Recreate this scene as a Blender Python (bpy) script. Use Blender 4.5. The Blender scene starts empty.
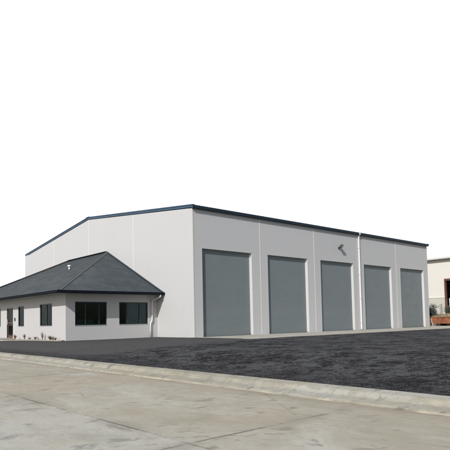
import bpy, bmesh, math, random
from mathutils import Vector, Matrix, noise

scene = bpy.context.scene
C = scene.collection

# ------------------------------------------------------------------ camera
cam_d = bpy.data.cameras.new('camera')
cam = bpy.data.objects.new('camera', cam_d)
C.objects.link(cam)
yaw, pitch, roll = 0.7200, 0.0571, -0.0204
F = Vector((math.sin(yaw) * math.cos(pitch), math.cos(yaw) * math.cos(pitch), math.sin(pitch)))
r0 = Vector((math.cos(yaw), -math.sin(yaw), 0))
u0 = r0.cross(F)
R = math.cos(roll) * r0 + math.sin(roll) * u0
U = -math.sin(roll) * r0 + math.cos(roll) * u0
rot = Matrix(((R.x, U.x, -F.x), (R.y, U.y, -F.y), (R.z, U.z, -F.z)))
cam.matrix_world = Matrix.Translation((-17.3857, -22.459, 0.8742)) @ rot.to_4x4()
cam_d.sensor_width = 36
cam_d.lens = 513.22 / 450 * 36
cam_d.shift_y = (291.68 - 225) / 450
cam_d.clip_start = 0.05
cam_d.clip_end = 12000
scene.camera = cam

# ------------------------------------------------------------------ light
SUN = Vector((-1.316, -0.625, 1.0)).normalized()
elev = math.asin(SUN.z)
azim = math.atan2(SUN.x, SUN.y)
world = bpy.data.worlds.new('World')
scene.world = world
world.use_nodes = True
wn, wl = world.node_tree.nodes, world.node_tree.links
wn.clear()
out = wn.new('ShaderNodeOutputWorld')
bg = wn.new('ShaderNodeBackground')
sky = wn.new('ShaderNodeTexSky')
sky.sky_type = 'NISHITA'
sky.sun_disc = False
sky.sun_elevation = elev
sky.sun_rotation = azim
sky.air_density = 1.0
sky.dust_density = 2.0
bg.inputs['Strength'].default_value = 0.10
# a bank of bright white haze and cloud in the north-east half of the sky
tc = wn.new('ShaderNodeTexCoord')
nz = wn.new('ShaderNodeTexNoise')
nz.inputs['Scale'].default_value = 2.2
nz.inputs['Detail'].default_value = 5
wl.new(tc.outputs['Generated'], nz.inputs['Vector'])
dot = wn.new('ShaderNodeVectorMath'); dot.operation = 'DOT_PRODUCT'
dot.inputs[1].default_value = (0.66, 0.75, 0.05)
wl.new(tc.outputs['Generated'], dot.inputs[0])
ad = wn.new('ShaderNodeMath'); ad.operation = 'MULTIPLY_ADD'
ad.inputs[1].default_value = 0.5
wl.new(nz.outputs['Fac'], ad.inputs[0]); wl.new(dot.outputs['Value'], ad.inputs[2])
mr = wn.new('ShaderNodeMapRange'); mr.interpolation_type = 'SMOOTHSTEP'
mr.inputs['From Min'].default_value = 0.35
mr.inputs['From Max'].default_value = 0.80
wl.new(ad.outputs[0], mr.inputs['Value'])
mix = wn.new('ShaderNodeMix'); mix.data_type = 'RGBA'
wl.new(mr.outputs[0], mix.inputs[0])
wl.new(sky.outputs[0], mix.inputs[6])
mix.inputs[7].default_value = (11.0, 11.0, 11.1, 1)
wl.new(mix.outputs[2], bg.inputs['Color'])
wl.new(bg.outputs[0], out.inputs[0])

sd = bpy.data.lights.new('sun', 'SUN')
sd.energy = 4.1
sd.angle = math.radians(0.55)
sd.color = (1.0, 0.968, 0.925)
sun = bpy.data.objects.new('sun', sd)
C.objects.link(sun)
sun.rotation_euler = SUN.to_track_quat('Z', 'Y').to_euler()
sun.location = (-60, -30, 60)

scene.view_settings.view_transform = 'Standard'
scene.view_settings.look = 'None'
scene.view_settings.exposure = 0
scene.view_settings.gamma = 1
scene.view_settings.use_curve_mapping = False
scene.render.resolution_x = scene.render.resolution_y = 1024

# ------------------------------------------------------------------ materials
def s2l(c):
    return tuple(((v / 255) / 12.92 if v <= 10 else (((v / 255) + .055) / 1.055) ** 2.4) for v in c)

class Mat:
    """little wrapper that builds a procedural principled material"""
    def __init__(s, name, col, rough=.6, metal=0, spec=.5):
        s.m = bpy.data.materials.new(name); s.m.use_nodes = True
        s.n, s.l = s.m.node_tree.nodes, s.m.node_tree.links
        s.p = s.n['Principled BSDF']
        s.p.inputs['Base Color'].default_value = (*col, 1)
        s.p.inputs['Roughness'].default_value = rough
        s.p.inputs['Metallic'].default_value = metal
        s.p.inputs['Specular IOR Level'].default_value = spec
        s.tc = s.n.new('ShaderNodeTexCoord')
        s.col = None; s.base = col
    def coords(s, scale=(1, 1, 1), loc=(0, 0, 0)):
        mp = s.n.new('ShaderNodeMapping')
        mp.inputs['Scale'].default_value = scale
        mp.inputs['Location'].default_value = loc
        s.l.new(s.tc.outputs['Object'], mp.inputs['Vector'])
        return mp.outputs[0]
    def noise(s, scale, detail=6, rough=.55, sc=(1, 1, 1), loc=(0, 0, 0), dist=0):
        t = s.n.new('ShaderNodeTexNoise')
        t.inputs['Scale'].default_value = scale
        t.inputs['Detail'].default_value = detail
        t.inputs['Roughness'].default_value = rough
        t.inputs['Distortion'].default_value = dist
        s.l.new(s.coords(sc, loc), t.inputs['Vector'])
        return t.outputs['Fac']
    def rng(s, v, a, b, c=0., d=1.):
        m = s.n.new('ShaderNodeMapRange'); m.interpolation_type = 'SMOOTHSTEP'
        for k, x in zip(('From Min', 'From Max', 'To Min', 'To Max'), (a, b, c, d)):
            m.inputs[k].default_value = x
        s.l.new(v, m.inputs['Value']); return m.outputs[0]
    def math(s, op, a, b=0., c=0.):
        m = s.n.new('ShaderNodeMath'); m.operation = op
        for i, x in enumerate((a, b, c)):
            if hasattr(x, 'links') or hasattr(x, 'is_linked'): s.l.new(x, m.inputs[i])
            else: m.inputs[i].default_value = x
        return m.outputs[0]
    def mixc(s, fac, col):
        m = s.n.new('ShaderNodeMix'); m.data_type = 'RGBA'
        if hasattr(fac, 'is_linked'): s.l.new(fac, m.inputs[0])
        else: m.inputs[0].default_value = fac
        if s.col is None: m.inputs[6].default_value = (*s.base, 1)
        else: s.l.new(s.col, m.inputs[6])
        m.inputs[7].default_value = (*col, 1)
        s.col = m.outputs[2]
        s.l.new(s.col, s.p.inputs['Base Color'])
        return s
    def rough(s, v, lo, hi):
        s.l.new(s.rng(v, .3, .7, lo, hi), s.p.inputs['Roughness']); return s
    def bump(s, v, strength=.3, dist=.01):
        b = s.n.new('ShaderNodeBump')
        b.inputs['Strength'].default_value = strength
        b.inputs['Distance'].default_value = dist
        s.l.new(v, b.inputs['Height'])
        if getattr(s, 'lastb', None): s.l.new(s.lastb, b.inputs['Normal'])
        s.lastb = b.outputs[0]
        s.l.new(s.lastb, s.p.inputs['Normal']); return s

def painted(name, col, amt=.10, rough=.65, bump=.15):
    m = Mat(name, col, rough)
    m.mixc(m.rng(m.noise(.5, 4), .35, .75, 0, amt), tuple(c * .82 for c in col))
    m.mixc(m.rng(m.noise(1.0, 5, .6, (5, 5, .25)), .50, .80, 0, amt * .9), tuple(c * .78 for c in (col[0], col[1], col[2] * .95)))
    if name == 'painted_precast':
        sx = m.n.new('ShaderNodeSeparateXYZ'); m.l.new(m.tc.outputs['Object'], sx.inputs[0])
        cell = m.math('ADD', m.math('FLOOR', m.math('DIVIDE', sx.outputs[0], 5.3)), m.math('MULTIPLY', m.math('FLOOR', m.math('DIVIDE', sx.outputs[1], 6.3)), 7.0))
        wnz = m.n.new('ShaderNodeTexWhiteNoise'); wnz.noise_dimensions = '1D'; m.l.new(cell, wnz.inputs['W'])
        m.mixc(m.math('MULTIPLY', wnz.outputs['Value'], .22), tuple(c * .84 for c in col))
        m.mixc(m.math('MULTIPLY', m.rng(sx.outputs[2], .55, .0), m.rng(m.noise(1.4, 5, .7), .42, .62, 0, .30)), (col[0] * .74, col[1] * .70, col[2] * .64))
        m.mixc(m.rng(m.noise(1.0, 5, .65, (7, 7, .12), (4, 4, 0)), .58, .74, 0, .18), tuple(c * .70 for c in col))
    m.bump(m.noise(60, 4), bump, .002)
    m.bump(m.noise(1.2, 2), .10, .02)
    return m.m

M = {}
M['panel'] = painted('painted_precast', (.485, .492, .502), .10)
M['render'] = painted('painted_render', (.470, .471, .474), .09, .7, .3)
M['cream'] = painted('cream_cladding', (.60, .585, .54), .08)
M['cream_low'] = painted('beige_blockwork', (.46, .455, .40), .15)
M['sealant'] = painted('joint_sealant', (.60, .59, .54), .05, .5, .05)
M['white'] = painted('white_paint', (.66, .66, .65), .06, .4, .05)
M['white_metal'] = painted('white_metal', (.62, .63, .62), .08, .35, .05)

m = Mat('slate_blue_roofing', s2l((52, 74, 96)), .42, 0, .5)
m.mixc(m.rng(m.noise(3, 5), .35, .7, 0, .4), s2l((70, 98, 122)))
M['navy'] = m.m
m = Mat('dark_navy_gutter', s2l((27, 41, 54)), .5, 0, .3)
m.mixc(m.rng(m.noise(2, 5, .6, (1, 1, 4)), .4, .7, 0, .5), s2l((36, 54, 70)))
M['gutter'] = m.m
m = Mat('charcoal_roofing', (.028, .040, .048), .52, 0, .25)
m.mixc(m.rng(m.noise(1.1, 5), .35, .7, 0, .55), (.036, .047, .055))
m.mixc(m.rng(m.noise(1.4, 5, .6, (1, 1, 6)), .55, .8, 0, .35), (.046, .057, .064))
m.rough(m.noise(1.5, 4), .40, .55)
M['roof'] = m.m
m = Mat('roof_capping', (.060, .073, .082), .5, 0, .3)
m.mixc(m.rng(m.noise(3, 4), .4, .7, 0, .5), (.072, .085, .090))
M['cap'] = m.m
m = Mat('black_fascia', (.006, .009, .014), .7, 0, .1)
m.mixc(m.rng(m.noise(3, 4), .4, .7, 0, .5), (.009, .013, .019)); M['fascia'] = m.m
m = Mat('soffit_board', (.30, .30, .30), .7)
m.mixc(m.rng(m.noise(3, 4), .4, .7, 0, .4), (.24, .24, .24)); M['soffit'] = m.m
m = Mat('dark_green_frame', (.018, .030, .030), .35)
m.mixc(m.rng(m.noise(5, 3), .4, .7, 0, .5), (.026, .042, .040)); M['frame'] = m.m
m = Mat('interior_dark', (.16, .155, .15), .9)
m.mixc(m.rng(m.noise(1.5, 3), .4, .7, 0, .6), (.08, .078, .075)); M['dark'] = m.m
m = Mat('grey_blind', (.66, .66, .65), .85)
m.mixc(m.rng(m.noise(3, 3, .5, (6, 6, .4)), .42, .62, 0, .8), (.40, .40, .39)); M['blind'] = m.m
m = Mat('timber_brown', (.10, .045, .03), .55)
m.mixc(m.rng(m.noise(3, 5, .6, (6, 6, .6)), .4, .7, 0, .6), (.16, .07, .04)); M['timber'] = m.m
m = Mat('dark_lamp_metal', (.03, .033, .035), .4)
m.mixc(m.rng(m.noise(9, 4), .4, .7, 0, .5), (.05, .05, .05)); M['lamp'] = m.m

# roller shutter: slate-green coated steel with weathered bands
m = Mat('slate_roller_steel', (.158, .188, .200), .45, .05, .5)
m.mixc(m.rng(m.noise(.9, 4, .6, (.5, .5, 2.0)), .3, .75, 0, .55), (.188, .212, .213))
m.mixc(m.rng(m.noise(1.6, 5, .6, (.6, .6, 6)), .50, .75, 0, .35), (.20, .23, .235))
m.mixc(m.rng(m.noise(1.2, 3, .5, (.9, .9, 40)), .62, .72, 0, .30), (.20, .22, .22))
m.mixc(m.rng(m.noise(6, 5, .7), .66, .78, 0, .35), (.24, .25, .24))
m.rough(m.noise(2, 4), .36, .55)
M['roller'] = m.m

# glass: fresnel mix of clear tint and mirror
def glass():
    mt = bpy.data.materials.new('window_glass'); mt.use_nodes = True
    n, l = mt.node_tree.nodes, mt.node_tree.links; n.clear()
    o = n.new('ShaderNodeOutputMaterial'); mx = n.new('ShaderNodeMixShader')
    t = n.new('ShaderNodeBsdfTransparent'); g = n.new('ShaderNodeBsdfGlossy')
    t.inputs[0].default_value = (.62, .69, .69, 1); g.inputs['Roughness'].default_value = .02
    g.inputs['Color'].default_value = (.34, .39, .40, 1)
    f = n.new('ShaderNodeFresnel'); f.inputs['IOR'].default_value = 1.5
    tcx = n.new('ShaderNodeTexCoord'); nn = n.new('ShaderNodeTexNoise'); nn.inputs['Scale'].default_value = 1.3
    b = n.new('ShaderNodeBump'); b.inputs['Strength'].default_value = .05; b.inputs['Distance'].default_value = .02
    l.new(tcx.outputs['Object'], nn.inputs['Vector']); l.new(nn.outputs['Fac'], b.inputs['Height'])
    l.new(b.outputs[0], g.inputs['Normal']); l.new(f.outputs[0], mx.inputs[0])
    l.new(t.outputs[0], mx.inputs[1]); l.new(g.outputs[0], mx.inputs[2]); l.new(mx.outputs[0], o.inputs[0])
    return mt
M['glass'] = glass()

# asphalt: smooth strip near the buildings, open rough chip seal towards the kerb
KXM = -10.45
m = Mat('rolled_asphalt', (.078, .078, .079), .92, 0, .08)
sx = m.n.new('ShaderNodeSeparateXYZ'); m.l.new(m.tc.outputs['Object'], sx.inputs[0])
X, Y = sx.outputs[0], sx.outputs[1]
wob = m.noise(.55, 5, .65)
# signed measure: positive away from the buildings
d1 = m.math('MULTIPLY_ADD', Y, -1.0, -6.0)
d1 = m.math('ADD', d1, m.math('MULTIPLY', m.math('SUBTRACT', wob, .5), 5.0))
d1 = m.math('ADD', d1, m.math('MULTIPLY_ADD', X, .20, .8))
roughmask = m.rng(d1, -.6, .9)
patch = m.noise(.85, 8, .72, (1, 1, 1), (3, 7, 0), .6)
patch2 = m.noise(3.2, 8, .75, (1, 1, 1), (9, 1, 0), .4)
fine = m.noise(30, 6, .85)
patch3 = m.noise(7.5, 7, .8, (1, 1, 1), (2, 6, 0), .3)
patch4 = m.noise(19, 6, .8, (1, 1, 1), (1, 6, 0), .2)
pm = m.rng(m.math('ADD', m.math('ADD', m.math('MULTIPLY', patch, .24), m.math('MULTIPLY', patch2, .22)), m.math('ADD', m.math('MULTIPLY', patch3, .27), m.math('MULTIPLY', patch4, .27))), .465, .54)
m.mixc(m.rng(patch2, .35, .7, 0, .5), (.064, .064, .062))
m.mixc(m.math('MULTIPLY', roughmask, m.rng(pm, 0, 1, 1, .0)), (.0065, .007, .0085))
m.mixc(m.math('MULTIPLY', roughmask, m.rng(pm, .25, 1, 0, .85)), (.086, .089, .096))
m.mixc(m.rng(fine, .54, .68, 0, .65), (.125, .128, .132))
m.mixc(m.rng(fine, .48, .34, 0, .75), (.008, .008, .009))
m.mixc(m.math('MULTIPLY', m.rng(patch3, .44, .30), .55), (.018, .018, .019))
kd = m.rng(m.math('ADD', X, m.math('MULTIPLY', patch2, -2.2)), KXM + .35, KXM - .75)
m.mixc(m.math('MULTIPLY', kd, m.rng(patch3, .38, .58, .85, .25)), (.014, .0145, .016))
m.bump(fine, .9, .018)
m.bump(patch2, .5, .05)
M['asphalt'] = m.m

# old concrete paving with sawn joints and stains
def concrete(name, col, joints=False, dark=.5):
    m = Mat(name, col, .85, 0, .3)
    sx = m.n.new('ShaderNodeSeparateXYZ'); m.l.new(m.tc.outputs['Object'], sx.inputs[0])
    X, Y = sx.outputs[0], sx.outputs[1]
    big = m.noise(.35, 6, .6, (1, 1, 1), (2, 5, 0), .5)
    mid = m.noise(1.3, 7, .65, (1.4, .7, 1), (7, 0, 0), .8)
    fin = m.noise(14, 6, .7)
    grit = m.noise(90, 3, .7)
    m.mixc(m.rng(big, .40, .60, 0, .8), tuple(c * k for c, k in zip(col, (.90, .83, .72))))
    m.mixc(m.rng(mid, .48, .66, 0, .75), tuple(c * k for c, k in zip(col, (.74, .70, .62))))
    m.mixc(m.rng(mid, .42, .26, 0, .5), tuple(min(1, c * 1.16) for c in col))
    m.mixc(m.rng(fin, .52, .70, 0, dark * .8), tuple(c * .60 for c in col))
    m.mixc(m.rng(grit, .56, .68, 0, .5), tuple(c * .5 for c in col))
    # rusty brown wash
    m.mixc(m.rng(m.noise(.8, 6, .6, (1, .6, 1), (31, 12, 0), .7), .56, .72, 0, .25), (col[0] * .84, col[1] * .72, col[2] * .60))
    # small dark oil spots
    sp = m.math('ADD', m.noise(2.6, 2, .5, (1, 1.3, 1), (4, 3, 0), .2), m.math('MULTIPLY', m.math('SUBTRACT', m.noise(15, 5, .75), .5), .30))
    m.mixc(m.rng(sp, .60, .72, 0, .75), tuple(c * .34 for c in col))
    # broad grey-green damp marks and paler worn bands
    m.mixc(m.rng(m.noise(.55, 7, .7, (1.2, .5, 1), (14, 22, 0), 1.2), .50, .68, 0, .75), (col[0] * .60, col[1] * .605, col[2] * .52))
    m.mixc(m.rng(m.noise(4.5, 6, .75, (1, .6, 1), (5, 9, 0), .8), .52, .68, 0, .6), tuple(c * .62 for c in col))
    if not joints:
        m.mixc(m.rng(m.noise(1.0, 5, .7, (1.2, 4.5, 1.2), (3, 1, 0)), .50, .64, 0, .55), tuple(c * .60 for c in col))
        m.mixc(m.rng(m.noise(3.0, 6, .75, (1, 1, 1), (6, 1, 0)), .46, .62, 0, .6), (col[0] * .72, col[1] * .68, col[2] * .58))
        yj = m.math('ABSOLUTE', m.math('SUBTRACT', m.math('FRACT', m.math('MULTIPLY_ADD', Y, 1 / 3.1, 100.13)), .5))
        m.mixc(m.rng(yj, .001, .003, .45, 0), tuple(c * .25 for c in col))
        m.mixc(m.rng(m.noise(1.0, 4, .6, (9, 2.0, 9), (8, 1, 0)), .52, .66, 0, .25), (col[0] * 1.22, col[1] * 1.16, col[2] * 1.05))
        m.mixc(m.rng(m.noise(9, 5, .8), .60, .72, 0, .5), tuple(c * .45 for c in col))
    if joints:
        slab = m.rng(m.math('ADD', X, m.math('MULTIPLY', m.noise(1.2, 5, .7), .12)), -14.16, -14.12)
        m.mixc(m.math('MULTIPLY', slab, m.rng(m.noise(.9, 6, .7, (1, .5, 1), (2, 2, 0), 1.0), .36, .60, .05, .60)), (.265, .238, .185))
        m.mixc(m.math('MULTIPLY', m.math('SUBTRACT', 1.0, slab), .22), (.30, .297, .275))
        wob = m.math('MULTIPLY', m.math('SUBTRACT', m.noise(3, 6, .7), .5), .035)
        def line(v, at, w=.012, soft=.012, k=.85):
            d = m.math('ABSOLUTE', m.math('ADD', m.math('SUBTRACT', v, at), wob))
            return m.rng(d, w, w + soft, k, 0)
        def halo(v, at, w, k):
            d = m.math('ABSOLUTE', m.math('ADD', m.math('SUBTRACT', v, at), m.math('MULTIPLY', wob, 5.)))
            return m.math('MULTIPLY', m.rng(d, 0, w, k, 0), m.rng(m.noise(1.1, 5, .7), .40, .62))
        dk = (.075, .068, .058)
        st = (.20, .185, .155)
        for at in (-14.2, -17.4, -20.6):
            m.mixc(halo(X, at, .28, .55), st)
            m.mixc(m.math('MULTIPLY', line(X, at), m.rng(m.noise(1.1, 5, .7), .40, .58, .12, .9)), dk)
        for at in (-26.4, -18.22, -10.0, -1.8, 6.4, 14.6):
            m.mixc(halo(Y, at, .30, .5), st)
            m.mixc(m.math('MULTIPLY', line(Y, at), m.rng(m.noise(1.3, 5, .7), .40, .58, .12, .9)), dk)
        # dirt gathered along the kerb
        d = m.math('ADD', m.math('SUBTRACT', -11.05, X), m.math('MULTIPLY', m.math('SUBTRACT', m.noise(1.6, 5, .7), .5), -.55))
        m.mixc(m.math('MULTIPLY', m.rng(d, .0, .42, .75, 0), m.rng(m.noise(.7, 4), .35, .6, .3, 1)), (.21, .175, .125))
    if joints:
        vor = m.n.new('ShaderNodeTexVoronoi'); vor.feature = 'DISTANCE_TO_EDGE'; vor.inputs['Scale'].default_value = .33
        m.l.new(m.coords((1, .7, 1), (3.3, 1.7, 0)), vor.inputs['Vector'])
        cr = m.math('ADD', vor.outputs['Distance'], m.math('MULTIPLY', m.math('SUBTRACT', m.noise(5, 6, .75), .5), .05))
        m.mixc(m.math('MULTIPLY', m.rng(m.math('ABSOLUTE', cr), .0, .006, .55, 0), m.rng(m.noise(.5, 4, .6), .50, .58)), (.12, .108, .085))
        m.mixc(m.rng(m.noise(8, 7, .85, (1, .5, 1), (2, 3, 0), .5), .55, .68, 0, .5), tuple(c * .62 for c in col))
        m.mixc(m.rng(m.noise(22, 4, .8), .63, .70, 0, .7), tuple(c * .42 for c in col))
        m.mixc(m.rng(m.noise(6, 7, .85, (1, .5, 1), (9, 3, 0), .5), .56, .70, 0, .35), tuple(min(1, c * 1.25) for c in col))
    m.bump(fin, .4, .010); m.bump(grit, .4, .004)
    return m.m
M['yard'] = concrete('weathered_concrete', (.385, .378, .334), True)
M['kerbc'] = concrete('kerb_concrete', (.325, .322, .288), False, .9)
M['apronc'] = concrete('apron_concrete', (.42, .415, .385), False, .2)
m = Mat('sandy_mortar', (.38, .34, .265), .9)
m.mixc(m.rng(m.noise(1.6, 6, .7), .40, .60, 0, .9), (.27, .25, .21)); m.bump(m.noise(30, 4), .5, .01); M['mortar'] = m.m
m = Mat('bare_soil', (.10, .078, .055), .95)
m.mixc(m.rng(m.noise(2, 6, .7), .4, .65, 0, .8), (.16, .13, .09)); m.bump(m.noise(20, 5), .6, .02); M['soil'] = m.m
m = Mat('dry_ground', (.15, .14, .10), .95)
m.mixc(m.rng(m.noise(.12, 8, .65), .4, .6), (.075, .085, .04)); m.bump(m.noise(3, 6), .4, .05); M['ground'] = m.m
m = Mat('leaf_green', (.035, .050, .028), .6)
m.mixc(m.rng(m.noise(3, 4), .4, .65), (.065, .082, .050)); M['leaf'] = m.m
m = Mat('grey_green_leaf', (.030, .038, .030), .6)
m.mixc(m.rng(m.noise(3, 4), .4, .65), (.075, .085, .078)); M['leafgrey'] = m.m
m = Mat('flax_leaf', (.27, .20, .14), .6)
m.mixc(m.rng(m.noise(5, 4), .42, .62), (.16, .17, .09)); M['flax'] = m.m
m = Mat('dry_grass', (.40, .34, .21), .9)
m.mixc(m.rng(m.noise(2, 4), .4, .65), (.28, .26, .14)); M['drygrass'] = m.m
m = Mat('rusty_steel', (.30, .11, .045), .85)
m.mixc(m.rng(m.noise(1.6, 6, .7), .42, .62), (.17, .058, .028))
m.mixc(m.rng(m.noise(5, 5, .7), .60, .72, 0, .7), (.38, .20, .12)); m.bump(m.noise(12, 5), .4, .01); M['rust'] = m.m
m = Mat('pale_timber', (.52, .38, .30), .8)
m.mixc(m.rng(m.noise(4, 5, .6, (5, 5, .6)), .42, .62, 0, .8), (.36, .22, .15)); M['paletimber'] = m.m
m = Mat('black_rubber', (.02, .02, .02), .8)
m.mixc(m.rng(m.noise(6, 4), .4, .65, 0, .5), (.035, .033, .03)); M['rubber'] = m.m
m = Mat('grey_post', (.34, .33, .31), .8)
m.mixc(m.rng(m.noise(3, 5), .4, .65, 0, .6), (.24, .23, .21)); M['post'] = m.m
m = Mat('stone_chip', (.085, .088, .094), .85, 0, .1)
m.mixc(m.rng(m.noise(7, 2), .4, .65), (.025, .026, .03)); M['stone'] = m.m

# ------------------------------------------------------------------ mesh helpers
def box(bm, x0, x1, y0, y1, z0, z1):
    vs = [bm.verts.new((x, y, z)) for z in (z0, z1) for y in (y0, y1) for x in (x0, x1)]
    for f in ((0, 2, 3, 1), (4, 5, 7, 6), (0, 1, 5, 4), (2, 6, 7, 3), (0, 4, 6, 2), (1, 3, 7, 5)):
        bm.faces.new([vs[i] for i in f])

def poly(bm, pts): return bm.faces.new([bm.verts.new(p) for p in pts])

def prism(bm, prof, a, b, mp):
    """extrude closed 2D profile between a and b; mp(u,v,t) -> xyz"""
    A = [bm.verts.new(mp(u, v, a)) for u, v in prof]; B = [bm.verts.new(mp(u, v, b)) for u, v in prof]
    n = len(prof)
    for i in range(n): bm.faces.new((A[i], A[(i + 1) % n], B[(i + 1) % n], B[i]))
    bm.faces.new(A[::-1]); bm.faces.new(B)

def bar(bm, p, q, w, h=None, up=Vector((0, 0, 1))):
    p, q = Vector(p), Vector(q); h = h or w
    d = (q - p).normalized()
    s = d.cross(up)
    if s.length < 1e-4: s = d.cross(Vector((1, 0, 0)))
    s.normalize(); t = s.cross(d)
    c = [(-1, -1), (1, -1), (1, 1), (-1, 1)]
    A = [bm.verts.new(p + s * i * w / 2 + t * j * h / 2) for i, j in c]
    B = [bm.verts.new(q + s * i * w / 2 + t * j * h / 2) for i, j in c]
    for i in range(4): bm.faces.new((A[i], A[(i + 1) % 4], B[(i + 1) % 4], B[i]))
    bm.faces.new(A[::-1]); bm.faces.new(B)

def tube(bm, pts, r, seg=12, caps=True):
    pts = [Vector(p) for p in pts]; rings = []
    rr = r if isinstance(r, (list, tuple)) else [r] * len(pts)
    ref = None
    for i, p in enumerate(pts):
        d = (pts[min(i + 1, len(pts) - 1)] - pts[max(i - 1, 0)]).normalized()
        if ref is None: ref = d.orthogonal().normalized()
        s = (ref - d * ref.dot(d)).normalized(); ref = s
        t = d.cross(s)
        rings.append([bm.verts.new(p + (s * math.cos(a) + t * math.sin(a)) * rr[i]) for a in [2 * math.pi * k / seg for k in range(seg)]])
    for A, B in zip(rings, rings[1:]):
        for k in range(seg): bm.faces.new((A[k], A[(k + 1) % seg], B[(k + 1) % seg], B[k]))
    if caps: bm.faces.new(rings[0][::-1]); bm.faces.new(rings[-1])

def obj(name, bm, mat, parent=None, bevel=0, smooth=False, loc=None):
    bmesh.ops.recalc_face_normals(bm, faces=bm.faces)
    me = bpy.data.meshes.new(name)
    if smooth:
        for f in bm.faces: f.smooth = True
    if loc is not None: bmesh.ops.translate(bm, verts=bm.verts, vec=-Vector(loc))
    bm.to_mesh(me); bm.free()
    me.materials.append(mat)
    o = bpy.data.objects.new(name, me); C.objects.link(o)
    if loc is not None: o.location = loc
    if parent is not None: o.parent = parent
    if bevel:
        b = o.modifiers.new('bevel', 'BEVEL'); b.width = bevel; b.segments = 2; b.limit_method = 'ANGLE'
    return o

def tag(o, label=None, cat=None, group=None, kind=None):
    for k, v in (('label', label), ('category', cat), ('group', group), ('kind', kind)):
        if v: o[k] = v
    return o

def empty(name, label, cat, group=None):
    return tag_e(name, label, cat, group)
def tag_e(name, label, cat, group):
    o = bpy.data.objects.new(name, None); C.objects.link(o); o.empty_display_size = .3
    return tag(o, label, cat, group)
def BM(): return bmesh.new()
def bxo(name, mat, parent, *b, bevel=0):
    bm = BM(); box(bm, *b); return obj(name, bm, mat, parent, bevel)

# ------------------------------------------------------------------ setting
KX = -10.45            # back edge of the kerb
def gz(x):             # level of the asphalt
    t = min(1, max(0, (x - KX) / 4.2)); t = t * t * (3 - 2 * t)
    return -.22 + .20 * t

bm = BM()
xs = [-4000, -800, -200, -60, -11.6, -11.2, -10.6, -10.2, -9.4, -8.6, -7.8, -7, -6.2, -5, 20, 60, 200, 800, 4000]
ys = [-4000, -800, -200, -60, -20, 0, 20, 60, 200, 800, 4000]
def gg(x): return -.44 if x < -10.5 else gz(x) - .06
V = [[bm.verts.new((x, y, gg(x))) for y in ys] for x in xs]
for i in range(len(xs) - 1):
    for j in range(len(ys) - 1): bm.faces.new((V[i][j], V[i + 1][j], V[i + 1][j + 1], V[i][j + 1]))
tag(obj('ground', bm, M['ground']), kind='structure')

bm = BM()
box(bm, -62, -11.03, -70, 60, -.435, -.36)
tag(obj('concrete_yard', bm, M['yard']), kind='structure')

# asphalt sheet with slight unevenness
bm = BM()
rx = [KX + .25 * i for i in range(0, 60)] + [5 + 1.5 * i for i in range(0, 30)]
ry = [-60 + 3 * i for i in range(10)] + [-30 + .4 * i for i in range(0, 100)] + [10 + 2 * i for i in range(0, 14)]
def az(x, y):
    k = min(1, max(0, (x - KX) / .6))
    w = (noise.noise(Vector((x * .35, y * .35, 0))) * .018 + noise.noise(Vector((x * 1.4, y * 1.4, 5))) * .007) * k
    if y > -6.2 and x > -2: w = min(max(w, -.004), .003)      # stays under the apron
    return gz(x) + w + .014
V = [[bm.verts.new((x, y, az(x, y))) for y in ry] for x in rx]
for i in range(len(rx) - 1):
    for j in range(len(ry) - 1): bm.faces.new((V[i][j], V[i + 1][j], V[i + 1][j + 1], V[i][j + 1]))
tag(obj('asphalt_forecourt', bm, M['asphalt'], smooth=True), kind='structure')

# apron in front of the doors
bm = BM()
n = 80
top = []; bot = []
for i in range(n + 1):
    x = -.25 + (48 + .25) * i / n
    yy = -4.75 + .10 * noise.noise(Vector((x * .8, 0, 0)))
    yy = yy if i else -4.2
    top.append((bm.verts.new((x, yy, .008)), bm.verts.new((x, -.001 if x <= 26.49 else 5.5, .008)), bm.verts.new((x, yy - .01, -.12))))
for a, b in zip(top, top[1:]):
    bm.faces.new((a[0], b[0], b[1], a[1])); bm.faces.new((a[2], b[2], b[0], a[0]))
tag(obj('concrete_apron', bm, M['apronc']), kind='structure')

# kerb and channel, cast in lengths, ragged mortar line at its toe
bm = BM()
prof = [(KX, -.40), (KX, -.214), (KX - .03, -.203), (KX - .24, -.220), (KX - .28, -.232), (KX - .345, -.285), (KX - .375, -.300), (KX - .575, -.328), (KX - .60, -.345), (KX - .60, -.40)]
N = 700; y0, y1 = -60, 50
rings = []
for i in range(N + 1):
    y = y0 + (y1 - y0) * i / N
    w = .012 * noise.noise(Vector((y * .25, 3, 0))); h = .006 * noise.noise(Vector((y * .9, 8, 0)))
    rings.append([bm.verts.new((u + (w if k not in (0, 1) else 0) + (.022 * noise.noise(Vector((y * 1.3, k, 0))) + .012 * noise.noise(Vector((y * 4.3, k, 0))) if k > 6 else .002 * noise.noise(Vector((y * 3.3, k, 0)))), y, v + (h if v > -.39 else 0))) for k, (u, v) in enumerate(prof)])
for A, B in zip(rings, rings[1:]):
    for k in range(len(prof) - 1): bm.faces.new((A[k], A[k + 1], B[k + 1], B[k]))
tag(obj('kerb', bm, M['kerbc'], smooth=False), kind='structure')
bm = BM()
prev = None
for i in range(1500):
    y = -30 + 60 * i / 1500
    a = noise.noise(Vector((y * .9, 1, 0))) + .5 * noise.noise(Vector((y * 5, 2, 0)))
    w = max(.0, .012 + .055 * a)
    z = -.340 + .010 * max(0, a)
    cur = [bm.verts.new((KX - .575, y, -.343)), bm.verts.new((KX - .59 - w * .5, y, z)), bm.verts.new((KX - .60 - w, y, -.3615))]
    if prev:
        for k in range(2): bm.faces.new((prev[k], prev[k + 1], cur[k + 1], cur[k]))
    prev = cur
tag(obj('kerb_mortar', bm, M['mortar'], smooth=True), kind='structure')

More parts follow.
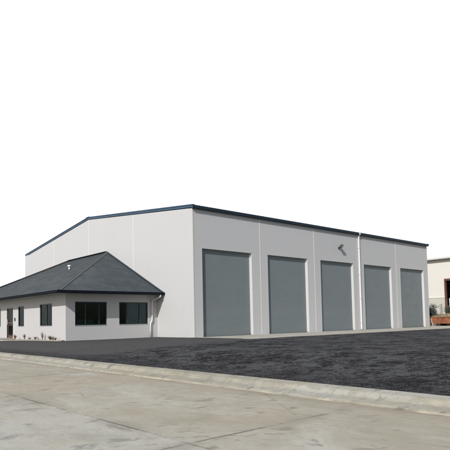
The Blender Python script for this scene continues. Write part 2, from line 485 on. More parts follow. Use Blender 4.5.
# loose chips on the open part of the asphalt
rnd = random.Random(4)
bm = BM()
cnt = 0
while cnt < 9000:
    y = rnd.uniform(-21.5, -3); x = KX + abs(rnd.gauss(0, 3.2)) + .02
    if x > 3: continue
    if cnt % 3 == 0: x = KX + abs(rnd.gauss(0, .30)) + .01
    if noise.noise(Vector((x * .6, y * .6, 9))) < -.05 and cnt % 3: continue
    s = rnd.uniform(.004, .012)
    base = Vector((x, y, az(x, y) + s * .3))
    vs = [bm.verts.new(base + Vector((rnd.uniform(-1, 1) * s + dx * s, rnd.uniform(-.5, .5) * s + dy * s, dz * s * rnd.uniform(.5, 1)))) for dx, dy, dz in ((1, 0, 0), (-.6, .9, 0), (-.6, -.9, 0), (0, 0, 1.1))]
    for f in ((0, 1, 3), (1, 2, 3), (2, 0, 3)): bm.faces.new([vs[k] for k in f])
    cnt += 1
tag(obj('loose_stone_chips', bm, M['stone']), kind='stuff')

# ------------------------------------------------------------------ warehouse
W, D, H, A = 26.5, 25.2, 7.22, 8.60
BAY, DJ, DW, DH, TH = 5.3, .655, 3.895, 5.0, .26
wh = empty('warehouse', 'large pale grey precast warehouse with five tall roller doors and blue roof edge', 'warehouse')
bm = BM()                       # front wall with five openings
for i in range(5):
    x0 = i * BAY
    box(bm, x0 + (.0 if i == 0 else .009), x0 + DJ, 0, TH, -.3, DH)
    box(bm, x0 + DJ + DW, x0 + BAY - .009 * (i < 4), 0, TH, -.3, DH)
    box(bm, x0 + (.0 if i == 0 else .009), x0 + BAY - .009 * (i < 4), 0, TH, DH, H)
    if i < 4: box(bm, x0 + BAY - .009, x0 + BAY + .009, .035, TH, -.3, H)
obj('front_wall', bm, M['panel'], wh)
def zr(y): return H + (A - H) * (1 - abs(y - D / 2) / (D / 2))
bm = BM()                       # gable wall, four panels with recessed joints
for k in range(4):
    a, b = k * D / 4 + (TH if k == 0 else .009), (k + 1) * D / 4 - .009
    if k == 3: b = D
    prof = [(a, -.3), (b, -.3), (b, zr(b)), (a, zr(a))]
    prism(bm, prof, 0, TH, lambda u, v, t: (t, u, v))
for k in (1, 2, 3):
    a, b = k * D / 4 - .009, k * D / 4 + .009
    prism(bm, [(a, -.3), (b, -.3), (b, zr(b) - .01), (a, zr(a) - .01)], .03, TH, lambda u, v, t: (t, u, v))
obj('gable_wall', bm, M['panel'], wh)
bm = BM(); box(bm, 0, W, D, D + TH, -.3, H); obj('rear_wall', bm, M['panel'], wh)
bm = BM(); prism(bm, [(TH, -.3), (D, -.3), (D, zr(D)), (D / 2, A), (TH, zr(TH))], W - TH, W, lambda u, v, t: (t, u, v)); obj('end_wall', bm, M['panel'], wh)
# sealant in the joints
def jw(a): return .02
for i in range(1, 5):
    if i == 3: continue
    bxo('joint_strip', M['sealant'], wh, i * BAY - .042, i * BAY + .042, -.008, .034, .013, H - .01)
for k in (1, 2, 3):
    y = k * D / 4
    bxo('joint_strip', M['sealant'], wh, -.007, .029, y - .035, y + .035, -.05, zr(y) - .02)
# corner cover strip
bxo('corner_strip', M['sealant'], wh, -.012, .05, -.014, .0, .013, H - .005)
# roof of ribbed sheet
bm = BM()
ov = .10
def roofpt(x, y, dz=0):
    return (x, y, H + .160 + (A - H) * (1 - abs(y - D / 2) / (D / 2)) + dz)
p = []
x = -.08
while x < W + .06:
    p += [(x, 0), (x + .10, 0), (x + .12, .028), (x + .17, .028), (x + .19, 0)]; x += .19
for side in (0, 1):
    ya, yb = (-ov - .03, D / 2) if side == 0 else (D + ov, D / 2)
    prev = None
    for (xx, dz) in p:
        cur = (bm.verts.new(roofpt(xx, ya, dz)), bm.verts.new(roofpt(xx, yb, dz)))
        if prev and (Vector(prev[0].co) - cur[0].co).length > 1e-5: bm.faces.new((prev[0], cur[0], cur[1], prev[1]))
        prev = cur
    # underside closing board
rf = obj('roof', bm, M['navy'], wh)
sm = rf.modifiers.new('thick', 'SOLIDIFY'); sm.thickness = .012
bm = BM()
for s in (-1, 1): bar(bm, (-.10, D / 2 + s * .12, A + .185), (W + .1, D / 2 + s * .12, A + .185), .26, .02)
obj('ridge_cap', bm, M['navy'], rf)
# gutter along the doors: square box section
bm = BM()
prism(bm, [(-.012, H - .03), (-.14, H - .03), (-.165, H - .005), (-.17, H + .15), (-.15, H + .15), (-.14, H + .01), (-.012, H + .01)], -.06, W + .07, lambda u, v, t: (t, u, v))
gt = obj('gutter', bm, M['gutter'], wh)
for i in range(0, 22):
    if i % 4 == 2:
        pass
# verge flashing on the gable
bm = BM()
for a, b in ((-.10, D / 2), (D / 2, D + .10)):
    za, zb = roofpt(0, a)[2], roofpt(0, b)[2]
    prism(bm, [(a, za - .13), (b, zb - .13), (b, zb + .035), (a, za + .035)], -.05, -.012, lambda u, v, t: (t, u, v))
    prism(bm, [(a, za + .036), (b, zb + .036), (b, zb + .05), (a, za + .05)], -.055, .14, lambda u, v, t: (t, u, v))
obj('verge_flashing', bm, M['navy'], wh)
# end flashing on the far verge
bm = BM()
for a, b in ((-.17, D / 2), (D / 2, D + .10)):
    za, zb = roofpt(0, a)[2], roofpt(0, b)[2]
    prism(bm, [(a, za - .13), (b, zb - .13), (b, zb + .05), (a, za + .05)], W + .075, W + .09, lambda u, v, t: (t, u, v))
obj('verge_flashing', bm, M['navy'], wh)
# downpipe
bm = BM()
xc = 3 * BAY
box(bm, xc - .05, xc + .05, -.115, -.012, .05, H - .035)
dp = obj('downpipe', bm, M['white_metal'], wh, .008)
bm = BM(); prism(bm, [(-.05, H - .02), (.05, H - .02), (.07, H + .16), (-.07, H + .16)], -.215, -.172, lambda u, v, t: (xc + u, t, v))
obj('rainwater_head', bm, M['white_metal'], dp)
for z in (.6, 2.4, 4.2, 6.2): bxo('bracket', M['white_metal'], dp, xc - .085, xc + .085, -.122, -.004, z, z + .03)
# floor slab inside
bxo('floor_slab', M['apronc'], wh, .2, W - .2, .2, D, -.1, .005)

# roller doors, the first one built then copied
def shutter(x0):
    bm = BM()
    y = .175; z = .07; pts = []
    pitch = .085
    k = 0
    while z < DH + .10:
        pts += [(y, z), (y - .0025, z + pitch * .25), (y - .0035, z + pitch * .5), (y - .0025, z + pitch * .75), (y, z + pitch * .97)]
        z += pitch
    va = [[bm.verts.new((x0 + f * DW - (.0), yy, zz)) for f in (0.012, 1 - .012)] for yy, zz in pts]
    for a, b in zip(va, va[1:]): bm.faces.new((a[0], a[1], b[1], b[0]))
    d = obj('roller_door', bm, M['roller'], wh)
    bxo('bottom_rail', M['roller'], d, x0 + .05, x0 + DW - .05, .150, .190, .013, .085)
    for s in (0, 1):
        xa = x0 + (.003 if s == 0 else DW - .053)
        bxo('door_guide', M['gutter'] if s == 0 else M['white_metal'], d, xa, xa + .05, .145, .21, .013, DH)  # jamb shade and sun put into colour: left guide dark, right guide white
    return d
d0 = shutter(DJ)
for i in range(1, 5):
    c = d0.copy(); C.objects.link(c); c.parent = wh; c.location = (i * BAY, 0, 0)
    for ch in list(d0.children):
        k = ch.copy(); C.objects.link(k); k.parent = c

# floodlight on a curved arm above the middle door
fl = empty('floodlight', 'small dark floodlight on a curved arm above the third roller door', 'lamp')
fx, fz = 13.44, 6.02
bm = BM(); box(bm, fx - .07, fx + .07, -.03, 0.0, fz - .09, fz + .09); obj('wall_plate', bm, M['lamp'], fl, .006)
bm = BM()
tube(bm, [(fx, -.02, fz), (fx, -.10, fz - .02), (fx + .01, -.17, fz + .04), (fx + .02, -.20, fz + .12)], .034, 10)
obj('arm', bm, M['lamp'], fl, smooth=True)
bm = BM()
ax = Vector((.25, -.55, -.45)).normalized()
c0 = Vector((fx + .02, -.20, fz + .13))
tube(bm, [c0 - ax * .08, c0 - ax * .06, c0, c0 + ax * .08, c0 + ax * .13], [.06, .10, .13, .155, .165], 18, True)
hd = obj('lamp_head', bm, M['lamp'], fl, smooth=False)
bm = BM(); tube(bm, [c0 + ax * .132, c0 + ax * .138], [.155, .15], 18); obj('lens', bm, M['white'], hd)

# ------------------------------------------------------------------ office
OX, OY, EX, EY, EZ = -5.80, 3.60, -6.53, 2.87, 2.49
RY0, RY1, RZ = 9.77, 15.80, 5.86
BY = 22.3; BW = 21.57
of = empty('office_building', 'low rendered office with charcoal hipped metal roof leaning on the warehouse gable', 'office')
T = .16
def wallcells(bm, us, zs, holes, mk):
    """grid wall, skipping hole cells"""
    for a, b in zip(us, us[1:]):
        for c, d in zip(zs, zs[1:]):
            cu, cz = (a + b) / 2, (c + d) / 2
            if any(h[0] < cu < h[1] and h[2] < cz < h[3] for h in holes): continue
            mk(bm, a, b, c, d)
fw = [(-5.27, -3.38, .79, 2.08), (-2.60, -.68, .79, 2.08)]
lw = [(5.39, 7.15, .80, 2.06), (9.67, 10.70, .80, 2.06), (11.62, 12.80, -.01, 2.02), (14.03, 15.6, .80, 2.06), (17.4, 19.2, .80, 2.06)]
def wallmesh(us, holes, mp):
    zs = sorted({-.3, 2.52} | {h[2] for h in holes} | {h[3] for h in holes})
    us = sorted(set(us) | {h[0] for h in holes} | {h[1] for h in holes})
    bm = BM()
    vc = {}
    def v(u, t, z):
        k = (round(u, 4), t, round(z, 4))
        if k not in vc: vc[k] = bm.verts.new(mp(u, t, z))
        return vc[k]
    solid = {}
    for i in range(len(us) - 1):
        for j in range(len(zs) - 1):
            cu, cz = (us[i] + us[i + 1]) / 2, (zs[j] + zs[j + 1]) / 2
            solid[i, j] = not any(h[0] < cu < h[1] and h[2] < cz < h[3] for h in holes)
    for (i, j), s in solid.items():
        if not s: continue
        a, b, c, d = us[i], us[i + 1], zs[j], zs[j + 1]
        bm.faces.new((v(a, 0, c), v(b, 0, c), v(b, 0, d), v(a, 0, d)))
        bm.faces.new((v(a, T, c), v(a, T, d), v(b, T, d), v(b, T, c)))
        if not solid.get((i - 1, j), False): bm.faces.new((v(a, 0, c), v(a, 0, d), v(a, T, d), v(a, T, c)))
        if not solid.get((i + 1, j), False): bm.faces.new((v(b, 0, c), v(b, T, c), v(b, T, d), v(b, 0, d)))
        if not solid.get((i, j - 1), False): bm.faces.new((v(a, 0, c), v(a, T, c), v(b, T, c), v(b, 0, c)))
        if not solid.get((i, j + 1), False): bm.faces.new((v(a, 0, d), v(b, 0, d), v(b, T, d), v(a, T, d)))
    return bm
obj('front_wall', wallmesh([OX, -.002], fw, lambda u, t, z: (u, OY + t, z)), M['render'], of)
obj('long_wall', wallmesh([OY + T, BW], lw, lambda u, t, z: (OX + t, u, z)), M['render'], of)
bxo('rear_wall', M['render'], of, OX, -.002, BW, BW + T, -.3, 2.52)
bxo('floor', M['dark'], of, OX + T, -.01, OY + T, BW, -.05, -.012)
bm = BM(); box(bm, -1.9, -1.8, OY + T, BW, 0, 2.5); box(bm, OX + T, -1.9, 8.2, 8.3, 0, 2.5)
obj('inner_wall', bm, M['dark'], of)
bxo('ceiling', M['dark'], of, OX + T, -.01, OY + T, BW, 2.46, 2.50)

# window builder; mp maps (u along wall, depth into wall, z)
def window(u0, u1, z0, z1, mp, mulls, blind=None):
    fr = .05
    def bb(bm, a, b, t0, t1, c, d):
        vs = [bm.verts.new(mp(u, t, z)) for z in (c, d) for t in (t0, t1) for u in (a, b)]
        for f in ((0, 2, 3, 1), (4, 5, 7, 6), (0, 1, 5, 4), (2, 6, 7, 3), (0, 4, 6, 2), (1, 3, 7, 5)): bm.faces.new([vs[i] for i in f])
    bm = BM()
    e = .002
    bb(bm, u0 + e, u1 - e, .03, .10, z0 + e, z0 + fr); bb(bm, u0 + e, u1 - e, .03, .10, z1 - fr, z1 - e)
    bb(bm, u0 + e, u0 + fr, .03, .10, z0 + fr, z1 - fr); bb(bm, u1 - fr, u1 - e, .03, .10, z0 + fr, z1 - fr)
    w = obj('window', bm, M['frame'], of)
    for mu in mulls:
        bm = BM(); bb(bm, mu - .03, mu + .03, .032, .098, z0 + fr, z1 - fr); obj('mullion', bm, M['frame'], w)
    edges = [u0 + fr] + list(mulls) + [u1 - fr]
    for i, (a, b) in enumerate(zip(edges, edges[1:])):
        a2 = a + (.03 if i else 0); b2 = b - (.03 if i < len(edges) - 2 else 0)
        bm = BM(); bb(bm, a2, b2, .062, .068, z0 + fr, z1 - fr); obj('pane', bm, M['glass'], w)
    bm = BM(); bb(bm, u0 - .01, u1 + .01, -.015, .03, z0 - .025, z0 - .002); obj('sill', bm, M['render'], w)
    if blind:
        bm = BM()
        a, b = blind; n = int((b - a) / .045); prev = None
        for k in range(n + 1):
            u = a + (b - a) * k / n; t = .112 + (.018 if k % 2 else 0)
            cur = (bm.verts.new(mp(u, t, z0 - .05)), bm.verts.new(mp(u, t, z1)))
            if prev: bm.faces.new((prev[0], cur[0], cur[1], prev[1]))
            prev = cur
        obj('curtain', bm, M['blind'], w)
    return w
mf = lambda u, t, z: (u, OY + t, z)
ml = lambda u, t, z: (OX + t, u, z)
window(*fw[0], mf, [-4.66, -3.85])
window(*fw[1], mf, [-2.06, -1.22], (-2.12, -.72))
window(*lw[0], ml, [6.25])
window(*lw[1], ml, [])
window(*lw[3], ml, [14.8])
window(*lw[4], ml, [18.3])
# entrance door
bm = BM()
a, b, z1 = lw[2][0], lw[2][1], 2.02
def bl(bm, u0, u1, t0, t1, c, d): box(bm, OX + t0, OX + t1, u0, u1, c, d)
bl(bm, a + .002, a + .06, .01, .12, -.01, z1 - .002); bl(bm, b - .06, b - .002, .01, .12, -.01, z1 - .002); bl(bm, a + .06, b - .06, .01, .12, z1 - .06, z1 - .002)
dr = obj('door_frame', bm, M['frame'], of)
bm = BM()
bl(bm, a + .065, a + .16, .05, .09, 0, z1 - .065); bl(bm, b - .16, b - .065, .05, .09, 0, z1 - .065)
bl(bm, a + .16, b - .16, .05, .09, 0, .22); bl(bm, a + .16, b - .16, .05, .09, 1.0, 1.08); bl(bm, a + .16, b - .16, .05, .09, z1 - .17, z1 - .065)
dd = obj('entrance_door', bm, M['timber'], of)
bm = BM(); bl(bm, a + .16, b - .16, .067, .073, .22, 1.0); obj('pane', bm, M['glass'], dd)
bm = BM(); bl(bm, a + .16, b - .16, .067, .073, 1.08, z1 - .17); obj('pane', bm, M['glass'], dd)
bm = BM(); tube(bm, [(OX + .045, b - .12, .95), (OX + .0, b - .12, .95), (OX + .0, b - .12, 1.25), (OX + .045, b - .12, 1.25)], .012, 8); obj('handle', bm, M['white_metal'], dd)

# roof: two sloping faces and a rear hip, with fine ribs
g = .0
RT = EZ + .13      # roof skin at the eave line
def P(x, y, z): return Vector((x, y, z))
FL, FR = P(EX, EY, RT), P(-.012, EY, RT)
BL, BR = P(EX, BY, RT), P(-.012, BY, RT)
A0, A1 = P(-.012, RY0, RZ), P(-.012, RY1, RZ)
bm = BM()
def rib(bm, p, q, w=.03, h=.0045):
    bar(bm, p, q, w, h)
poly(bm, [FL, FR, A0]); poly(bm, [FL, A0, A1, BL]); poly(bm, [BL, A1, BR])
u = EY + .15
while u < BY - .1:
    k = (u - EY) / (RY0 - EY) if u < RY0 else (1 if u < RY1 else (BY - u) / (BY - RY1))
    a = P(EX, u, RT + .008); b = a.lerp(P(-.012, u, RZ + .008), k) if k < 1 else P(-.02, u, RZ + .008)
    if (b - a).length > .3: rib(bm, a, b)
    u += .20
u = EX + .15
while u < -.1:
    k = (u - EX) / (-.012 - EX)
    a = P(u, EY, RT + .008); b = a.lerp(P(u, RY0, RZ + .008), k)
    if (b - a).length > .3: rib(bm, a, b)
    u += .20
rfo = obj('roof', bm, M['roof'], of)
bm = BM()
# hip capping: two flat wings and a centre roll
hd_ = (A0 - FL).normalized()
for side in (-1, 1):
    if side < 0: off = Vector((0, 1, 0)); 
    else: off = Vector((1, 0, 0))
    n1 = off
    a0, a1 = FL + Vector((0, 0, .035)), A0 + Vector((0, 0, .035))
    drop = 0
    b0 = a0 + off * .17; b1 = a1 + off * .17
    poly(bm, [a0 + Vector((0, 0, .012)), a1 + Vector((0, 0, .012)), b1 + Vector((0, 0, -.004)), b0 + Vector((0, 0, -.004))])
tube(bm, [FL + Vector((0, 0, .04)), A0 + Vector((0, 0, .04))], .028, 8)
hc = obj('hip_cap', bm, M['cap'], rfo)
hc.modifiers.new('t', 'SOLIDIFY').thickness = .008
bm = BM()
a0, a1 = BL + Vector((0, 0, .045)), A1 + Vector((0, 0, .045))
bar(bm, a0, a1, .26, .02); obj('hip_cap', bm, M['cap'], rfo)
bm = BM()        # apron flashing against the gable
bar(bm, A0 + Vector((-.07, -.03, .03)), A1 + Vector((-.07, .03, .03)), .16, .03)
bar(bm, FR + Vector((-.05, 0, .035)), A0 + Vector((-.05, 0, .035)), .11, .03)
bar(bm, BR + Vector((-.05, 0, .035)), A1 + Vector((-.05, 0, .035)), .11, .03)
obj('wall_flashing', bm, M['roof'], rfo)
bm = BM()
vx, vy = -2.72, 9.94; vz = RT + (vx - EX) / (-EX) * (RZ - RT)
tube(bm, [(vx, vy, vz - .05), (vx, vy, vz + .17)], .06, 14)
tube(bm, [(vx, vy, vz + .17), (vx, vy, vz + .20), (vx, vy, vz + .27), (vx, vy, vz + .30)], [.10, .125, .115, .05], 16)
obj('vent_pipe', bm, M['white_metal'], rfo, smooth=True)
# gutter / fascia and soffit
bm = BM()
gp = [(0, EZ), (0, EZ + .16), (-.02, EZ + .165), (-.025, EZ + .145), (-.022, EZ)]
box(bm, EX, -.012, EY, EY + .025, EZ, EZ + .125)
box(bm, EX, EX + .025, EY + .025, BY, EZ, EZ + .125)
box(bm, EX, -.012, BY, BY + .025, EZ, EZ + .125)
obj('fascia', bm, M['fascia'], of)
bm = BM()
prism(bm, [(-.002, EZ + .005), (-.10, EZ + .005), (-.115, EZ + .02), (-.12, EZ + .15), (-.108, EZ + .15), (-.10, EZ + .03), (-.002, EZ + .03)], EX - .12, -.012, lambda u, v, t: (t, EY + u, v))
prism(bm, [(-.002, EZ + .006), (-.10, EZ + .006), (-.115, EZ + .02), (-.119, EZ + .149), (-.108, EZ + .149), (-.10, EZ + .031), (-.002, EZ + .031)], EY - .0015, BY, lambda u, v, t: (EX + u, t, v))
obj('gutter', bm, M['fascia'], of)
bm = BM()
box(bm, EX + .025, -.012, EY + .025, OY - .003, EZ + .01, EZ + .02)
box(bm, EX + .025, OX - .003, OY - .003, BY, EZ + .01, EZ + .02)
obj('soffit', bm, M['soffit'], of)
# downpipe with swan neck
bm = BM()
px = -.42
tube(bm, [(px + .12, EY - .06, EZ + .01), (px + .12, EY - .05, EZ - .10), (px + .03, EY + .22, EZ - .20), (px, OY - .10, EZ - .30), (px, OY - .06, EZ - .42), (px, OY - .06, 1.05), (px - .02, OY - .06, .96), (px - .10, OY - .06, .86), (px - .12, OY - .06, .76), (px - .12, OY - .06, -.01)], .042, 12)
dpo = obj('downpipe', bm, M['white_metal'], of, smooth=True)
for z, xx in ((1.7, px), (.35, px - .12)): bxo('bracket', M['white_metal'], dpo, xx - .065, xx + .065, OY - .075, OY - .001, z, z + .025)

# two office chairs just inside the left front window
for cx, lab in ((-4.75, 'grey office chair behind the left pane of the wide left window'), (-4.15, 'grey office chair behind the middle pane of the wide left window')):
    ch = empty('office_chair', lab, 'chair', 'office chairs behind the left front window')
    cyy = 4.35
    bm = BM(); box(bm, cx - .23, cx + .23, cyy - .22, cyy + .22, .44, .50); obj('seat', bm, M['blind'], ch, .02)
    bm = BM(); box(bm, cx - .20, cx + .20, cyy - .27, cyy - .23, .62, 1.12); obj('backrest', bm, M['soffit'], ch, .02)
    bm = BM(); tube(bm, [(cx, cyy, .44), (cx, cyy, .08)], .03, 10); tube(bm, [(cx, cyy - .2, .47), (cx, cyy - .25, .65)], .02, 8); obj('column', bm, M['lamp'], ch)
    bm = BM()
    for k in range(5):
        a = k * 2 * math.pi / 5; bar(bm, (cx, cyy, .09), (cx + .28 * math.cos(a), cyy + .28 * math.sin(a), .03), .04, .03)
    obj('base', bm, M['lamp'], ch)

# small conduit box by the entrance
mb = BM(); box(mb, OX - .05, OX - .002, 11.15, 11.27, 1.15, 1.35)
tag(obj('door_bell_box', mb, M['frame'], None, .004), 'tiny dark box fixed to the white office wall beside the entrance door', 'wall box')

# ------------------------------------------------------------------ garden strip
ed = [(-5.99, 3.75), (-6.12, 4.0), (-6.14, 5.5), (-6.25, 7.5), (-6.75, 8.9), (-7.15, 9.9), (-7.4, 11.5), (-7.5, 14), (-7.5, 21)]
bm = BM()
prev = None
for i, (x, y) in enumerate(ed):
    zb = gz(x) - .03; zt = gz(x) + .055
    cur = [bm.verts.new(p) for p in ((x - .06, y, zb), (x - .055, y, zt), (x + .055, y, zt), (x + .06, y, zb))]
    if prev:
        for k in range(3): bm.faces.new((prev[k], prev[k + 1], cur[k + 1], cur[k]))
    else: bm.faces.new(cur)
    prev = cur
bm.faces.new(prev[::-1])
tag(obj('garden_edging', bm, M['apronc'], bevel=.008), 'low pale concrete edging curving round the planted strip by the office', 'garden edging')
bm = BM()
prev = None
for i, (x, y) in enumerate(ed):
    if 11.3 < y < 13.2: pass
    cur = [bm.verts.new((x + .05, y, gz(x) + .03)), bm.verts.new((OX - .001, y, gz(x) + .045))]
    if prev: bm.faces.new((prev[0], cur[0], cur[1], prev[1]))
    prev = cur
tag(obj('garden_soil', bm, M['soil']), kind='structure')
bm = BM(); box(bm, -7.6, OX - .001, 11.3, 13.1, -.10, .055)
tag(obj('entrance_step', bm, M['apronc'], bevel=.01), 'flat concrete doorstep slab in front of the brown entrance door', 'doorstep')

def tuft(seed, n, h, spread):
    r = random.Random(seed); bm = BM()
    for k in range(n):
        a = r.uniform(0, 2 * math.pi); l = h * r.uniform(.55, 1.1); s = spread * r.uniform(.2, 1)
        dx, dy = math.cos(a), math.sin(a); w = r.uniform(.012, .026)
        prev = None
        for t in (0, .35, .7, 1):
            c = Vector((dx * s * t ** 1.6, dy * s * t ** 1.6, l * (t - .25 * t * t * (s / spread))))
            ww = w * (1 - t * .9)
            cur = (bm.verts.new(c + Vector((-dy, dx, 0)) * ww), bm.verts.new(c - Vector((-dy, dx, 0)) * ww))
            if prev: bm.faces.new((prev[0], prev[1], cur[1], cur[0]))
            prev = cur
    return bm
tufts = [(-6.0, 4.45, 20, .22, .16, 'low sparse tuft nearest the office corner, under bare white wall'),
         (-5.98, 5.2, 46, .32, .22, 'widest bushy tuft of the strip, just right of the large window'),
         (-6.0, 6.25, 26, .52, .12, 'tallest dark spiky plant, directly below the large two-pane window'),
         (-6.0, 7.3, 22, .25, .18, 'low plant just left of the large two-pane window'),
         (-6.05, 8.0, 18, .20, .15, 'smallest reddish plant between the narrow and the large window'),
         (-6.1, 8.75, 26, .42, .12, 'dark spiky plant just right of the narrow single-pane window'),
         (-6.15, 10.2, 30, .36, .16, 'spiky plant below the narrow single-pane window, next the doorstep')]
for i, (x, y, n, h, s, lab) in enumerate(tufts):
    o = obj('flax_plant', tuft(i + 3, int(n * 2.2), h * .9, s * 1.35), M['flax']); o.location = (x, y, gz(x) + .04)
    tag(o, lab, 'plant', 'young plants in the strip along the office wall')

# ------------------------------------------------------------------ things beyond the far end
NX = 45.0
fb = empty('factory_building', 'cream industrial building with large brown-framed doorway beyond the warehouse', 'factory')
DY1, DY0 = 7.22, 3.2       # doorway
def nbox(bm, y0, y1, z0, z1, x0=NX, x1=NX + .25): box(bm, x0, x1, y0, y1, z0, z1)
bm = BM()
nbox(bm, DY1, 42, 3.23, 8.0); nbox(bm, DY0, DY1, 5.42, 8.0); nbox(bm, -12, DY0, 3.23, 8.0)
obj('wall', bm, M['cream'], fb)
bm = BM()
nbox(bm, DY1 + .12, 42, -.3, 3.20, NX - .06, NX + .25); nbox(bm, -12, DY0 - .12, -.3, 3.20, NX - .06, NX + .25)
obj('lower_wall', bm, M['cream_low'], fb)
bm = BM()
nbox(bm, DY1 + .12, 42, 3.20, 3.30, NX - .10, NX - .002); nbox(bm, -12, DY0 - .12, 3.20, 3.30, NX - .10, NX - .002)
obj('ledge', bm, M['cream'], fb)
bm = BM()
nbox(bm, DY1, DY1 + .12, -.2, 5.55, NX - .12, NX - .003); nbox(bm, DY0 - .12, DY0, -.2, 5.55, NX - .12, NX - .003); nbox(bm, DY0, DY1, 5.30, 5.55, NX - .12, NX - .003); nbox(bm, DY1 - .02, DY1 - .001, -.2, 5.30, NX - .003, NX + .26)
obj('door_frame', bm, M['timber'], fb)
bm = BM()
box(bm, NX + .25, NX + 22, 42, 42.2, -.3, 8); box(bm, NX + .25, NX + 22, -12.2, -12, -.3, 8); box(bm, NX + 22, NX + 22.2, -12, 42, -.3, 8)
obj('wall', bm, M['cream'], fb)
bxo('inner_floor', M['dark'], fb, NX + .25, NX + 22, -12, 42, -.06, -.01)
bxo('inner_wall', M['dark'], fb, NX + 9, NX + 9.2, -12, 42, 0, 8)
bm = BM()
prism(bm, [(NX - .35, 8.10), (NX + 11, 9.4), (NX + 22.5, 8.10), (NX + 22.5, 8.22), (NX + 11, 9.52), (NX - .35, 8.22)], -12.4, 42.4, lambda u, v, t: (u, t, v))
yy = -12.4
while yy < 42:
    bar(bm, (NX - .36, yy, 8.235), (NX + 11, yy, 9.535), .08, .05); yy += .6
obj('roof', bm, M['white_metal'], fb)
bm = BM(); box(bm, NX - .5, NX - .352, -12.4, 42.4, 7.98, 8.10); obj('gutter', bm, M['post'], fb)

# white truck parked in the doorway
tk = empty('box_truck', 'white box truck parked in the dark factory doorway', 'truck')
bm = BM(); box(bm, NX + .9, NX + 5.2, 4.9, 7.3, 1.0, 3.15); obj('cargo_box', bm, M['white'], tk, .05)
bm = BM(); prism(bm, [(NX + 5.3, .55), (NX + 7.1, .55), (NX + 7.1, 1.5), (NX + 6.7, 2.5), (NX + 5.3, 2.5)], 5.0, 7.2, lambda u, v, t: (u, t, v)); obj('cab', bm, M['white'], tk, .05)
bm = BM(); box(bm, NX + 1.0, NX + 6.9, 5.5, 6.7, .7, .98); obj('chassis', bm, M['rubber'], tk)
for x in (1.6, 6.1):
    for y in (5.0, 6.9):
        bm = BM(); tube(bm, [(NX + x, y, .45), (NX + x, y + .28, .45)], .45, 20); obj('wheel', bm, M['rubber'], tk)

# shrubs: stems plus many small leaves
def shrub(name, loc, r, h, n, mat, label, cat, grp, seed):
    rn = random.Random(seed)
    root = empty(name, label, cat, grp); root.location = loc
    bm = BM(); tips = []
    for k in range(9):
        a = rn.uniform(0, 6.28); e = rn.uniform(.2, .9)
        tip = Vector((math.cos(a) * r * e, math.sin(a) * r * e, h * rn.uniform(.55, .95)))
        tube(bm, [(0, 0, 0), tip * .5 + Vector((0, 0, .1)), tip], [.04, .022, .008], 6); tips.append(tip)
    obj('stem', bm, M['timber'], root)
    bm = BM()
    cl = tips + [t * .6 for t in tips] + [Vector((rn.uniform(-r, r) * .8, rn.uniform(-r, r) * .8, h * rn.uniform(.15, .8))) for _ in range(9)]
    for k in range(n):
        c = rn.choice(cl) + Vector((rn.gauss(0, 1), rn.gauss(0, 1), rn.gauss(0, 1))) * r * .20
        if c.z < .02: c.z = rn.uniform(.02, .2)
        d = Vector((rn.gauss(0, 1), rn.gauss(0, 1), rn.gauss(0, .7))).normalized(); e = d.orthogonal().normalized()
        s = rn.uniform(.04, .085)
        poly(bm, [c - d * s, c + e * s * .45, c + d * s, c - e * s * .45])
    obj('foliage', bm, mat, root)
    return root
shrub('shrub', (33.5, 3.45, -.05), .95, 2.1, 6500, M['leafgrey'], 'dark grey-green shrub against the warehouse end, left of the grey post', 'shrub', 'shrubs by the cream factory wall', 1)
shrub('shrub', (35.2, 1.75, -.05), .85, 2.15, 6000, M['leaf'], 'dark shrub right of the grey post, before the brown doorway', 'shrub', 'shrubs by the cream factory wall', 2)
bm = BM(); box(bm, 35.9, 36.1, 3.45, 3.65, -.3, 2.18); prism(bm, [(-.1, 2.18), (.1, 2.18), (0, 2.26)], 3.45, 3.65, lambda u, v, t: (36 + u, t, v))
tag(obj('concrete_post', bm, M['post'], bevel=.01), 'upright grey concrete post between the two dark shrubs', 'post')

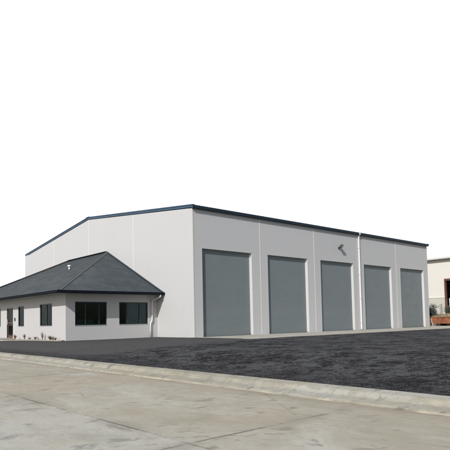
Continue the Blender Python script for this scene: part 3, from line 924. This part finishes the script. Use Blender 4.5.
# dry grassy bank behind the rusty bin
bm = BM()
nx_, ny_ = 24, 50; gv = []
for i in range(nx_ + 1):
    row = []
    for j in range(ny_ + 1):
        x = 31.6 + 4.2 * i / nx_; y = -9 + 22 * j / ny_
        e = math.sin(math.pi * i / nx_) ** .6 * min(1, j / 6, (ny_ - j) / 6)
        row.append(bm.verts.new((x, y, -.15 + e * (1.22 + .12 * noise.noise(Vector((x, y, 0)))))))
    gv.append(row)
for i in range(nx_):
    for j in range(ny_): bm.faces.new((gv[i][j], gv[i + 1][j], gv[i + 1][j + 1], gv[i][j + 1]))
tag(obj('earth_bank', bm, M['soil'], smooth=True), kind='structure')
bm = BM(); rn = random.Random(8)
for k in range(14000):
    x = 31.7 + 4.0 * rn.random(); y = -8.5 + 21 * rn.random()
    i = int((x - 31.6) / 4.2 * nx_); j = int((y + 9) / 22 * ny_)
    e = math.sin(math.pi * (x - 31.6) / 4.2) ** .6 * min(1, (j + .5) / 6, (ny_ - j - .5) / 6)
    z = -.2 + e * 1.24; a = rn.uniform(0, 6.28); h = rn.uniform(.08, .24)
    d = Vector((math.cos(a), math.sin(a), 0)) * .014
    c = Vector((x, y, z)); t = c + Vector((rn.gauss(0, .05), rn.gauss(0, .05), h))
    poly(bm, [c - d, c + d, t])
tag(obj('dry_grass', bm, M['drygrass']), kind='stuff')

# rusty open skip
sk = empty('skip_bin', 'rusty orange open steel skip bin standing before the grassy bank', 'skip bin')
bm = BM()
def skp(u, v, t): return (t, u, v)
# long side faces the yard; trapezoid ends
prof = [(-2.6, .22), (1.15, .22), (1.50, .78), (-3.1, .78)]
prism(bm, prof, 29.6, 29.64, skp); prism(bm, prof, 31.0, 31.04, skp)
poly(bm, [(29.64, -2.6, .23), (31.0, -2.6, .23), (31.0, 1.15, .23), (29.64, 1.15, .23)])
poly(bm, [(29.64, 1.15, .23), (31.0, 1.15, .23), (31.0, 1.50, .78), (29.64, 1.50, .78)])
poly(bm, [(29.64, -2.6, .23), (31.0, -2.6, .23), (31.0, -3.1, .78), (29.64, -3.1, .78)])
obj('body', bm, M['rust'], sk)
bm = BM()
box(bm, 29.54, 29.66, -3.14, 1.54, .78, .85); box(bm, 30.98, 31.10, -3.14, 1.54, .78, .85); box(bm, 29.66, 30.98, 1.45, 1.54, .78, .85); box(bm, 29.66, 30.98, -3.14, -3.05, .78, .85)
obj('rim', bm, M['rust'], sk, .01)
for y in (-2.3, -1.0, .3):
    bm = BM(); prism(bm, [(29.54, .24), (29.60, .22), (29.60, .78), (29.54, .76)], y, y + .08, lambda u, v, t: (u, t, v)); obj('rib', bm, M['rust'], sk)
for y in (-2.2, .6):
    bm = BM(); box(bm, 29.6, 31.04, y, y + .2, -.03, .22); obj('skid', bm, M['rubber'], sk)
# pale timber sawhorse in front of it
sh = empty('sawhorse', 'small pale timber trestle standing at the left end of the rusty bin', 'trestle')
bm = BM(); bar(bm, (28.9, 1.62, .66), (29.5, 1.30, .66), .09, .10); obj('beam', bm, M['paletimber'], sh, .006)
for (x, y) in ((28.97, 1.58), (29.43, 1.34)):
    for s in (-1, 1):
        bm = BM(); bar(bm, (x, y, .64), (x + .10 * s, y + .20 * s, -.0), .055, .055); obj('leg', bm, M['paletimber'], sh, .004)
